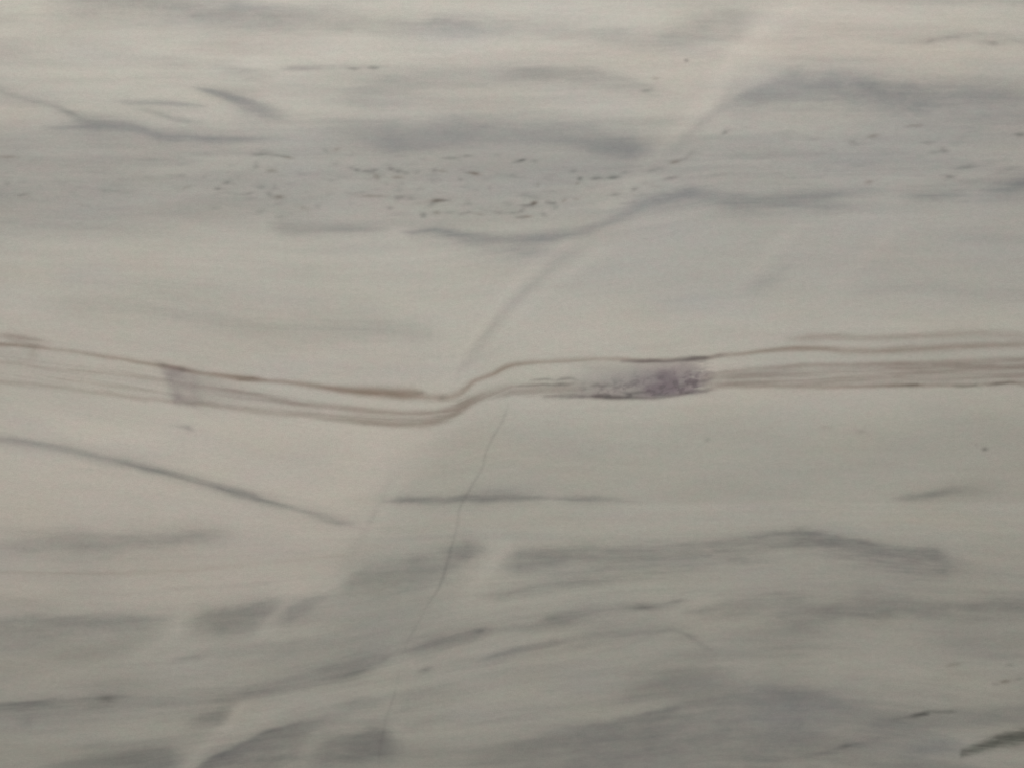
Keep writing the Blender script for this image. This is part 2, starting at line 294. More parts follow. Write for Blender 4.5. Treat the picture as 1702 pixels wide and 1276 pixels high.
vein({'grey': 1.0, 'violet': .09}, [(385, 1160, 6, 6, .04), (410, 1150, 8, 8, .36), (445, 1142, 9, 9, .44), (480, 1132, 9, 10, .36), (520, 1122, 9, 12, .36), (560, 1116, 10, 14, .46), (600, 1102, 12, 14, .46), (632, 1090, 9, 10, .34), (655, 1082, 6, 8, .16), (690, 1078, 7, 7, .38), (730, 1067, 9, 9, .48), (780, 1055, 9, 9, .46), (800, 1049, 7, 7, .42), (830, 1043, 5, 6, .14), (880, 1040, 7, 8, .20), (930, 1029, 9, 10, .30), (980, 1016, 9, 9, .36), (1020, 1008, 7, 8, .26), (1060, 1006, 6, 6, .38), (1092, 1006, 6, 6, .30), (1130, 998, 5, 5, .26), (1160, 994, 4, 4, 0)],
     'grey_vein', 'violet grey vein climbing across the bottom of the slab', streak=.25, rough=.6)
for q in [(797, 1048, 8, 4, .35, -.2), (920, 1025, 15, 4.5, .40, -.1), (1072, 1008, 20, 5, .38, 0), (1124, 998, 10, 3, .3, -.1), (640, 1094, 9, 4, .25, -.3), (707, 1114, 11, 4, .35, -.25), (585, 1120, 22, 6, .22, -.25)]:
    blob({'grey': 1, 'dark': .3}, *q[:5], rot=q[5])
vein(GV, [(800, 1096, 3, .10), (825, 1089, 4, .46), (850, 1082, 5, .46), (880, 1076, 5, .44), (920, 1068, 5, .36), (960, 1062, 6, .18), (1010, 1054, 6, .32), (1050, 1052, 5, .30), (1080, 1050, 5, .38), (1119, 1046, 4, .32), (1140, 1052, 4, .3), (1165, 1068, 5, .28), (1185, 1080, 5, .14), (1200, 1086, 4, 0)],
     'grey_vein', 'thin dark vein under the violet grey vein', streak=.25)
blob(GV, 1000, 1040, 110, 26, .16)
vein(GG, [(556, 990, 10, 8, .05), (585, 968, 16, 20, .30), (630, 958, 18, 30, .36), (690, 950, 22, 30, .38), (740, 930, 18, 26, .40), (775, 918, 14, 14, .48), (800, 910, 9, 9, .20), (815, 905, 8, 8, 0)], 'grey_lens', 'greenish grey lens crossed by the hairline crack', mott=.2, streak=.2)
blob({'grey': 1, 'violet': .2}, 776, 920, 24, 10, .26, rot=-.2)
vein({'grey': 1.0, 'violet': .04}, [(832, 936, 7, 10, .08), (862, 924, 10, 22, .38), (920, 919, 10, 20, .46), (985, 917, 10, 18, .46), (1060, 913, 9, 18, .44), (1136, 912, 9, 18, .44), (1199, 906, 9, 18, .44), (1260, 899, 9, 22, .44), (1310, 891, 8, 24, .48), (1345, 889, 8, 26, .56), (1390, 897, 8, 24, .50), (1450, 908, 8, 20, .50), (1510, 917, 8, 24, .48), (1556, 922, 10, 18, .50), (1585, 936, 10, 10, .24), (1620, 945, 8, 8, .12), (1702, 952, 8, 8, .1)],
     'grey_band', 'long arched grey band in the lower right', mott=.25, streak=.3)
vein(GG, [(785, 992, 5, 6, 0), (830, 986, 8, 10, .28), (880, 978, 9, 9, .34), (940, 971, 9, 8, .36), (990, 965, 7, 8, .32), (1050, 958, 9, 10, .20), (1130, 945, 10, 10, .14), (1200, 936, 8, 8, 0)], mott=.2)
vein('grey', [(870, 945, 14, 14, 0), (920, 950, 16, 16, .18), (1050, 940, 18, 16, .18), (1180, 930, 14, 14, .16), (1240, 922, 10, 10, 0)])
vein('grey', [(1400, 936, 8, 0), (1460, 938, 9, .24), (1520, 944, 9, .34), (1575, 946, 9, .34), (1600, 946, 8, 0)])
vein(GV, [(1136, 1016, 4, 5, .16), (1165, 1013, 6, 9, .36), (1215, 1005, 9, 22, .38), (1270, 1000, 12, 26, .38), (1330, 1003, 12, 30, .44), (1390, 1010, 14, 22, .48), (1440, 1006, 16, 24, .42), (1510, 1002, 14, 20, .36), (1590, 1004, 14, 24, .34), (1702, 1000, 14, 26, .34)],
     'grey_band', 'second violet grey band in the lower right', mott=.25, streak=.3)
blob(GB, 1560, 960, 110, 18, .18); blob(GV, 1600, 1055, 140, 26, .18); blob(GV, 1310, 1062, 50, 20, .2)
vein(GV, [(1010, 1166, 8, 0), (1060, 1150, 14, .24), (1120, 1134, 18, .30), (1180, 1128, 18, .28), (1220, 1134, 14, .12), (1250, 1140, 10, 0)], 'grey_lens', 'soft violet grey lens in the lower right')
vein(GV, [(640, 1178, 10, 0), (680, 1166, 16, .24), (740, 1158, 16, .26), (790, 1156, 12, .10), (820, 1156, 10, 0)])
vein('grey', [(560, 1172, 8, .06), (590, 1168, 10, .32), (622, 1166, 8, .24), (640, 1166, 6, 0)])
vein({'grey': 1.0, 'blue': .35, 'violet': .06}, [(780, 1262, 10, 40, .08), (860, 1238, 9, 66, .30), (937, 1220, 9, 72, .36), (1000, 1208, 9, 80, .36), (1071, 1190, 9, 90, .40), (1110, 1180, 10, 100, .42), (1160, 1170, 12, 110, .38), (1216, 1165, 14, 120, .36), (1277, 1157, 15, 120, .40), (1330, 1159, 15, 110, .40), (1375, 1172, 16, 90, .32), (1430, 1192, 16, 80, .22), (1500, 1215, 16, 60, .14), (1580, 1230, 16, 40, 0)],
     'grey_band', 'wide dark grey band at the bottom with a sharp upper edge', mott=.3, streak=.3, thr=.5)
vein('grey', [(960, 1217, 4, 5, .10), (1060, 1190, 4, 6, .24), (1110, 1178, 5, 8, .30), (1150, 1171, 5, 8, 0)])
vein({'grey': 1.0, 'violet': .06}, [(318, 1290, 6, 30, .30), (350, 1264, 6, 36, .50), (400, 1240, 6, 40, .58), (450, 1217, 6, 44, .62), (490, 1207, 7, 40, .56), (530, 1196, 7, 26, .34), (560, 1188, 6, 16, .16), (590, 1180, 5, 10, 0)], 'grey_band', 'dark grey wedge rising at the bottom edge', mott=.15, streak=.2, thr=.5)
vein({'grey': 1.0, 'violet': .06}, [(516, 1262, 8, 16, .10), (545, 1240, 10, 26, .44), (590, 1228, 10, 34, .54), (635, 1222, 10, 40, .56), (660, 1240, 12, 26, .2), (680, 1244, 12, 20, 0)], 'grey_lens', 'dark grey lens at the bottom beside the crack', mott=.15, streak=.2)
vein(GG, [(60, 1290, 10, 30, .16), (140, 1266, 10, 40, .34), (220, 1252, 8, 40, .42), (280, 1250, 8, 40, .40), (310, 1264, 8, 20, .10), (330, 1276, 8, 20, 0)], 'grey_band', 'dark greenish patch at the bottom left edge', thr=.5)
vein(GG, [(640, 1218, 8, 0), (690, 1205, 10, .22), (740, 1192, 8, .18), (800, 1180, 8, 0)])
vein('grey', [(1270, 1268, 4, .05), (1310, 1258, 4, .30), (1351, 1254, 4, .40), (1405, 1240, 4, .52), (1440, 1232, 5, .36), (1480, 1224, 6, .30), (1540, 1218, 6, .26), (1600, 1216, 6, 0)], 'grey_vein', 'thin dark vein at the bottom right')
blob('dark', 1405, 1240, 10, 3.5, .22, rot=-.2)
vein(GB, [(1400, 1222, 8, 0), (1460, 1206, 14, .34), (1540, 1198, 14, .40), (1620, 1192, 12, .34), (1702, 1186, 12, .32)], 'grey_band', 'blue grey band above the dark green vein', mott=.2)
vein(GB, [(1470, 1258, 10, 0), (1530, 1244, 12, .40), (1570, 1238, 12, .44), (1595, 1242, 12, .24), (1610, 1244, 10, 0)], streak=.2)
vein(GB, [(1440, 1290, 14, .3), (1520, 1272, 12, .34), (1600, 1276, 10, .16), (1640, 1280, 10, 0)])
vein({'dark': .55, 'grey': .5}, [(1474, 1194, 2, .12), (1490, 1193, 3, .34), (1508, 1191, 3, .34), (1520, 1189, 3.5, .85), (1536, 1185, 3.5, .90), (1548, 1182, 3, .4), (1562, 1182, 3, .5), (1582, 1181, 3, .45), (1592, 1181, 2, 0)], 'dark_streak', 'short black streak near the bottom right corner', streak=.35, fade=5)
vein({'dark': .70, 'green': .6}, [(1599, 1250, 7, 7, .70), (1616, 1246, 8, 8, .78), (1640, 1239, 11, 9, .92), (1660, 1232, 12, 11, 1.0), (1680, 1227, 13, 14, 1.0), (1702, 1222, 14, 18, .95)],
     'dark_vein', 'dark green black vein in the bottom right corner', streak=.3, rough=.55, p=2.6, fade=7, mott=.1)

# ------------------------------------------------------------------ pale healed fault and its branches
vein({'pale': .8, 'warm': .5}, [(1335, -2, 24, .40), (1309, 19, 20, .46), (1246, 63, 17, .56), (1214, 102, 16, .50), (1178, 165, 17, .50), (1130, 214, 16, .50), (1080, 262, 14, .48), (1050, 300, 13, .42), (1000, 352, 12, .30), (945, 396, 12, .38), (894, 437, 13, .60), (846, 482, 13, .58), (818, 520, 13, .52), (784, 572, 14, .54), (755, 618, 13, .42), (742, 640, 8, .1)],
     'pale_vein', 'pale healed fault running down from the top edge', steep=True, streak=.1, rough=.2, thr=.5)
vein({'pale': 1.0}, [(1010, 408, 9, .0), (999, 416, 10, .44), (942, 454, 11, .48), (894, 489, 11, .40), (850, 540, 10, .2), (820, 580, 8, 0)], 'pale_vein', 'pale streak beside the fault in the middle', steep=True, streak=.1, rough=.2)
vein({'pale': .8, 'warm': .5}, [(1345, 362, 8, 0), (1328, 378, 11, .46), (1284, 416, 12, .48), (1259, 444, 11, .38), (1225, 475, 8, 0)], steep=True, streak=.1)
vein({'pale': .7, 'warm': .8}, [(1510, 360, 10, 0), (1481, 387, 12, .36), (1443, 425, 12, .40), (1400, 463, 12, .32), (1370, 500, 8, 0)], steep=True, streak=.1)
vein({'grey': 1.0}, [(1250, 110, 8, 0), (1214, 150, 9, .10), (1190, 186, 9, .22), (1160, 212, 9, .24), (1130, 240, 8, .18), (1100, 268, 7, 0)], steep=True, streak=.1, rough=.2)
vein({'grey': 1.0, 'green': .3}, [(965, 404, 7, .06), (948, 419, 8, .10), (916, 444, 8, .14), (878, 482, 9, .18), (837, 519, 9, .20), (811, 553, 9, .19), (785, 590, 10, .18), (764, 618, 9, .12), (752, 640, 7, 0)],
     'grey_vein', 'soft grey line along the healed fault', steep=True, streak=.1, rough=.2)
vein({'grey': 1.0, 'green': .4}, [(735, 712, 8, .06), (716, 732, 9, .06), (681, 770, 10, .07), (648, 802, 9, .10), (632, 833, 8, .11), (618, 859, 7, .13), (600, 890, 9, .09), (577, 935, 10, .07), (557, 973, 10, .08), (540, 1000, 8, 0)], steep=True, streak=.1, rough=.3)
vein('pale', [(742, 706, 10, .06), (728, 716, 12, .30), (694, 756, 12, .30), (664, 792, 12, .28), (640, 830, 12, .24), (626, 868, 10, .12), (606, 905, 10, .05)], steep=True, streak=.1)
vein('pale', [(600, 905, 9, 0), (575, 950, 11, .24), (530, 995, 11, .32), (462, 1028, 9, .40), (436, 1050, 10, .38), (400, 1075, 10, .1), (370, 1090, 10, 0)], steep=True, streak=.1)
vein('pale', [(312, 1024, 9, .1), (298, 1044, 11, .40), (262, 1070, 11, .34), (232, 1093, 11, .22), (200, 1115, 10, 0)], steep=True, streak=.1)
vein('pale', [(412, 1156, 8, 0), (400, 1172, 10, .36), (378, 1204, 10, .40), (340, 1240, 10, .40), (310, 1268, 11, .34), (290, 1290, 10, .1)], 'pale_vein', 'pale streak beside the dark wedge at the bottom', steep=True, streak=.1)
vein({'pale': 1, 'green': .3}, [(560, 1180, 8, 0), (536, 1204, 10, .24), (512, 1236, 11, .30), (488, 1262, 11, .26), (470, 1285, 10, .2)], steep=True, streak=.1)
vein('pale', [(850, 890, 8, 0), (826, 925, 13, .34), (800, 960, 13, .30), (770, 1000, 12, 0)], steep=True, streak=.1)

# ------------------------------------------------------------------ brown bundle, left half
fillA = {'iron': .45, 'grey': .35}
vein(fillA, [(0, 607, 26, 26, .16), (100, 618, 24, 24, .22), (200, 630, 24, 22, .22), (300, 645, 24, 20, .26), (400, 660, 18, 18, .30), (500, 676, 14, 14, .38), (600, 688, 12, 14, .42), (700, 693, 13, 12, .46), (740, 688, 12, 12, .48), (775, 670, 10, 9, .44), (810, 656, 10, 9, .30), (840, 650, 12, 10, .46), (880, 648, 13, 11, .50), (920, 648, 13, 12, .48), (960, 646, 14, 13, .44), (1010, 644, 14, 12, .2), (1040, 640, 14, 14, 0)], streak=.2, stripe=.55, p=3.5, rough=.4)
vein('iron', [(0, 573, 4, .60), (28, 574, 4, .58), (50, 576, 3.5, .55), (95, 581, 4, .34), (135, 586, 4, .38), (160, 590, 4, .46), (202, 596, 4, .52), (240, 603, 4, .60), (270, 608, 4.5, .72), (303, 614, 4.5, .74), (340, 621, 4, .66), (371, 625, 4.5, .76), (400, 629, 5, .84), (421, 630, 5, .80), (445, 633, 4, .54), (472, 635, 4.5, .60), (510, 639, 5, .62), (539, 643, 5, .66), (570, 648, 6, .66), (633, 653, 7, .72), (667, 656, 8, .78), (694, 657, 7, .70), (715, 660, 6, .52), (735, 661, 6, .56), (755, 657, 6, .58), (768, 650, 6, .68), (775, 645, 5, .76), (788, 634, 4.5, .78), (800, 629, 4.5, .74), (820, 621, 4.5, .74), (836, 612, 4.5, .76), (850, 607, 4.5, .66), (870, 604, 4.5, .58), (890, 602, 4, .52), (954, 599, 4, .46), (1000, 597, 4, .34), (1038, 598, 3.5, .5), (1070, 600, 3.5, .55), (1100, 599, 3.5, .5), (1136, 598, 3.5, .5), (1176, 595, 3.5, .55), (1199, 591, 4, .54), (1235, 588, 4, .54), (1267, 584, 4, .60), (1300, 581, 4.5, .66), (1340, 580, 5, .66), (1375, 581, 5, .66), (1400, 583, 6, .48), (1450, 584, 6, .50), (1503, 581, 6, .56), (1560, 579, 6, .54), (1604, 576, 6, .52), (1702, 573, 6, .52)],
     'brown_vein', 'upper brown vein folding across the whole slab', streak=.25, rough=.35, wander=.35, thr=.34)
vein('iron', [(560, 644, 6, 8, .1), (640, 648, 8, 8, .30), (690, 652, 8, 7, .34), (705, 655, 6, 6, 0)], wander=.35)
blob('dark', 270, 607, 10, 4, .20, rot=.2); blob('dark', 303, 614, 9, 4, .26, rot=.2); blob('dark', 415, 630, 18, 4, .20, rot=.1); blob('dark', 735, 660, 8, 5, .30); blob('dark', 55, 576, 14, 3.5, .18)
blob({'dark': .5, 'iron': .6}, 700, 652, 7, 3, .4); blob('iron', 665, 656, 42, 7, .38); blob('iron', 600, 651, 30, 5, .2)
vein({'iron': .8, 'violet': .25}, [(0, 557, 5, 7, .22), (15, 558, 6, 8, .42), (40, 562, 6, 10, .46), (60, 565, 6, 8, .36), (78, 568, 5, 5, .12), (95, 572, 5, 5, 0)], 'brown_stain', 'rusty stain on the upper left vein', streak=.3, wander=.4)
vein({'iron': .7, 'green': .5, 'grey': .2}, [(0, 634, 5, .36), (50, 638, 5, .40), (101, 643, 5, .42), (150, 650, 5, .40), (202, 656, 5, .42), (240, 661, 5, .38), (286, 666, 4, .42), (330, 671, 4, .40), (371, 676, 4, .36), (421, 683, 5, .34), (472, 688, 6, .38), (530, 692, 6, .42), (566, 697, 6, .46), (633, 702, 6, .60), (680, 704, 6, .62), (720, 701, 7, .58), (742, 693, 7, .54), (757, 685, 6, .58), (775, 673, 6, .60), (790, 664, 5, .40), (810, 656, 4, .22), (830, 652, 4, .1)],
     'brown_vein', 'lower brown vein of the left bundle', streak=.3, rough=.45, wander=.4)
vein({'iron': .8, 'violet': .14}, [(330, 642, 3, .05), (371, 646, 4, .22), (421, 656, 4, .30), (460, 665, 5, .38), (489, 671, 5, .50), (530, 674, 5, .48), (566, 677, 5, .54), (600, 681, 5, .54), (650, 684, 5, .54), (701, 686, 4.5, .52), (735, 684, 4.5, .42), (752, 679, 5, .46), (768, 671, 5, .54), (785, 664, 6, .50), (805, 656, 6, .34), (825, 648, 6, .2), (850, 640, 6, .1)],
     'brown_vein', 'middle brown vein of the left bundle', streak=.3, rough=.45, wander=.4)
vein('iron', [(0, 602, 3, .30), (30, 603, 3.5, .22), (84, 612, 4, .16), (140, 617, 4, .2), (202, 622, 3.5, .22), (240, 628, 4, .24), (275, 632, 4, .1), (290, 634, 4, 0)], streak=.5, wander=.5)
vein('iron', [(40, 622, 3, 0), (110, 630, 3, .2), (180, 640, 3, .18), (240, 648, 3, .16), (275, 652, 3, 0)], streak=.6, wander=.5)
blob('iron', 55, 586, 9, 10, .22)
# dark cross bar of the left bundle
def poly_field(poly, soft):
    P = np.array(poly, float); sl = window(P[:, 0].min() - 40, P[:, 0].max() + 40, P[:, 1].min() - 30, P[:, 1].max() + 30)
    X = X0[sl] + .4 * (WX[sl] - X0[sl]); Y = Y0[sl] + .4 * (WY[sl] - Y0[sl])
    d = np.full(X.shape, 1e9)
    for i in range(len(P)):
        a, b = P[i], P[(i + 1) % len(P)]; e = b - a; L = np.hypot(*e)
        d = np.minimum(d, ((X - a[0]) * e[1] * -1 + (Y - a[1]) * e[0]) / L / soft[i])
    return sl, 1 / (1 + np.exp(-d))
sl, a = poly_field([(268, 605), (312, 615), (318, 672), (290, 668)], [2.0, 10, 4.0, 3.5]); a = a * np.clip(.55 + 1.1 * (fbm(X0[sl] / 40, V0[sl] / 9, 93, 3) - .15), 0, 1)
a2 = a * (.75 + .5 * MOTTLE[sl])
over('violet', sl, a2 * .46); over('grey', sl, a2 * .26); claim(sl, a, .40, 'violet_patch', 'small violet bar crossing the left brown bundle')
vein({'grey': .6, 'violet': .3}, [(322, 640, 24, .32), (360, 650, 20, .22), (430, 664, 14, .18), (500, 678, 10, .1), (540, 684, 10, 0)], streak=.5)
vein('grey', [(283, 705, 3, .10), (300, 708, 4, .22), (313, 711, 4.5, .44), (324, 715, 4, .10)], 'dark_speck', streak=.1, fade=5)

# ------------------------------------------------------------------ right half of the bundle
sl, a = poly_field([(985, 612), (1150, 601), (1186, 600), (1176, 651), (1085, 660), (960, 660)], [9, 3, 9.0, 1.8, 1.6, 18])
rag = np.clip(1 - (X0[sl] - (1160 + 90 * (fbm(X0[sl] / 30, V0[sl] / 3.6, 90, 4) - .5))) / 34, 0, 1); a = a * rag
core = np.exp(-((X0[sl] - 1112) / 46) ** 2 * .9) + .5 * np.exp(-((X0[sl] - 1155) / 24) ** 2)
low = 1 / (1 + np.exp(-(Y0[sl] - 630 + (X0[sl] - 1050) * .12) / 6))
a2 = a * np.clip(.16 + .74 * core * (.55 + .6 * MOTTLE[sl]) + .26 * low * (.5 + SPECKLE[sl]), 0, 1)
over('violet', sl, a2 * .92); over('grey', sl, a * .15)
over('dark', sl, a * low * np.clip(SPECKLE[sl] - .62, 0, 1) * .7)
over('dark', sl, a * core * np.clip(MOTTLE[sl] - .4, 0, 1) * .18)
claim(sl, a * (X0[sl] > 1000), .5, 'violet_patch', 'mottled violet patch in the right brown bundle')
blob('pale', 1166, 613, 16, 8, .35, streak=0); blob('pale', 1163, 640, 10, 6, .25, streak=0)
blob('blue', 1040, 628, 70, 14, .5); blob({'grey': 1, 'blue': .6}, 1075, 632, 30, 12, .30)
vein({'dark': .55, 'violet': .6}, [(1034, 601, 2.5, .3), (1060, 601, 3, .62), (1085, 600, 3, .66), (1105, 601, 3, .45), (1125, 599, 3.2, .65), (1150, 597, 3.8, 1.0), (1172, 596, 3.8, .95), (1180, 595, 3, .45), (1196, 592, 3, .45), (1212, 590, 2.5, .0)],
     'dark_streak', 'dark violet rim along the top of the violet patch', streak=.4, wander=.35, fade=5)
vein({'dark': .55, 'violet': .55, 'iron': .3}, [(905, 659, 3, .25), (940, 658, 3, .36), (978, 659, 3.2, .55), (990, 659, 3.6, .95), (1030, 660, 3.8, 1.0), (1050, 660, 3.4, .75), (1080, 661, 3, .56), (1105, 659, 3, .5), (1125, 656, 3, .50), (1140, 653, 3, .62), (1160, 649, 3, .35), (1180, 648, 3, .25), (1195, 646, 3, 0)],
     'dark_streak', 'dark violet rim along the bottom of the violet patch', streak=.3, wander=.35, fade=5)
for pts in [[(882, 632, 2, .2), (895, 631, 2.5, .5), (910, 630, 2.5, .55), (922, 632, 2.5, .35), (935, 630, 2.5, .6), (948, 629, 2.5, .5), (960, 631, 2, .2)],
            [(862, 641, 2, .22), (890, 640, 2.5, .36), (905, 639, 2.5, .48), (918, 640, 2.5, .4), (930, 639, 3, .66), (941, 639, 3, .5), (955, 637, 2, .2)],
            [(984, 641, 2, .4), (992, 640, 3, .5), (1000, 642, 3, .5), (1010, 640, 3, .36), (1018, 641, 2, .2)],
            [(1030, 650, 2, .3), (1045, 654, 3, .52), (1060, 652, 3, .6), (1075, 651, 3, .45), (1090, 652, 2, .2)],
            [(1115, 645, 2, .3), (1128, 642, 3, .52), (1142, 640, 3, .45), (1155, 636, 3, .3), (1168, 634, 3, .42), (1182, 631, 2, .3)]]:
    vein({'dark': .55, 'violet': .25, 'green': .3}, pts, 'dark_dash', streak=.4, wander=.3, fade=5)
vein({'iron': .7, 'violet': .12}, [(1310, 565, 5, .18), (1345, 562, 6, .44), (1395, 561, 6, .54), (1430, 562, 6, .38), (1480, 561, 6, .44), (1540, 558, 6, .44), (1600, 556, 7, .32), (1702, 558, 8, .28)], 'brown_vein', 'faint topmost brown vein on the right', streak=.35, wander=.5)
vein({'iron': .75, 'violet': .16}, [(1170, 628, 4, .2), (1200, 621, 4, .28), (1240, 615, 4, .40), (1290, 611, 4, .46), (1334, 607, 4, .56), (1380, 607, 4, .52), (1435, 606, 4, .56), (1503, 604, 4, .56), (1570, 602, 4, .46), (1640, 598, 4.5, .38), (1702, 596, 5, .40)], 'brown_vein', 'second brown vein of the right bundle', streak=.3, wander=.4)
vein({'iron': .6, 'grey': .2, 'violet': .16}, [(1170, 640, 14, 8, .30), (1220, 632, 14, 12, .56), (1290, 627, 16, 15, .58), (1360, 626, 17, 17, .56), (1440, 624, 17, 18, .60), (1510, 621, 17, 19, .70), (1580, 619, 18, 19, .68), (1702, 616, 20, 21, .62)], streak=.2, stripe=.38, p=4, rough=.3)
blob({'iron': .7, 'violet': .2}, 1530, 617, 22, 4, .34); blob({'iron': .7, 'violet': .2}, 1495, 625, 14, 4, .3); blob({'pale': .4, 'green': .4}, 1430, 626, 60, 5, .3)
vein('green', [(1200, 604, 6, .2), (1300, 596, 6, .35), (1450, 594, 6, .5), (1600, 589, 6, .35), (1702, 586, 6, .3)])
vein({'iron': .85, 'dark': .12}, [(1170, 650, 3, .2), (1200, 643, 3, .26), (1250, 641, 4, .28), (1330, 642, 3.5, .36), (1390, 643, 3.5, .46), (1412, 643, 3, .52), (1450, 642, 3, .46), (1500, 640, 3, .66), (1520, 640, 3, .75), (1545, 640, 3, .46), (1590, 641, 3, .42), (1625, 640, 3, .40), (1650, 638, 3, .46), (1680, 635, 3, .5), (1702, 639, 4, .4)],
     'brown_vein', 'lowest brown vein of the right bundle', streak=.3, wander=.35)
for pts in [[(1500, 640, 2, .2), (1512, 640, 2.8, .46), (1524, 639, 2.6, .40)], [(1583, 641, 2, .2), (1600, 641, 2.6, .46), (1622, 640, 2.4, .40)], [(1643, 640, 2, .3), (1655, 638, 2.8, .56), (1672, 636, 2.4, .40), (1684, 635, 2, .2)]]:
    vein({'dark': .7}, pts, 'dark_dash', streak=.3, wander=.3, fade=5)

# ------------------------------------------------------------------ hairline crack (a real groove)
vein({'dark': .09, 'grey': .33}, [(848, 668, 2.6, .10), (842, 682, 2.6, .40), (836, 699, 2.6, .46), (826, 715, 2.6, .42), (819, 727, 2.6, .44), (808, 752, 2.6, .40), (801, 780, 2.6, .42), (789, 799, 2.8, .54), (776, 822, 3, .66), (770, 833, 3, .56), (764, 846, 2.6, .42), (760, 870, 2.6, .40), (754, 896, 2.4, .40), (750, 908, 3, .74), (748, 920, 3.4, .80), (741, 942, 3.2, .74), (734, 964, 3, .70), (727, 980, 2.6, .56), (716, 996, 2.4, .38), (703, 1020, 2.2, .16), (694, 1036, 2.4, .26), (686, 1050, 3, .52), (678, 1064, 2.4, .28), (672, 1080, 2.2, .12), (664, 1116, 2.2, .10), (658, 1142, 2.2, .16), (654, 1156, 2.8, .46), (648, 1174, 2.6, .40), (640, 1196, 2.4, .26), (636, 1220, 2.8, .48), (632, 1238, 2.6, .36), (630, 1276, 2.4, .26)],
     'hairline_crack', 'thin crack running down from the brown veins', steep=True, streak=.15, rough=.5, wander=.5, groove=.00005, thr=.30, partamp=.5)

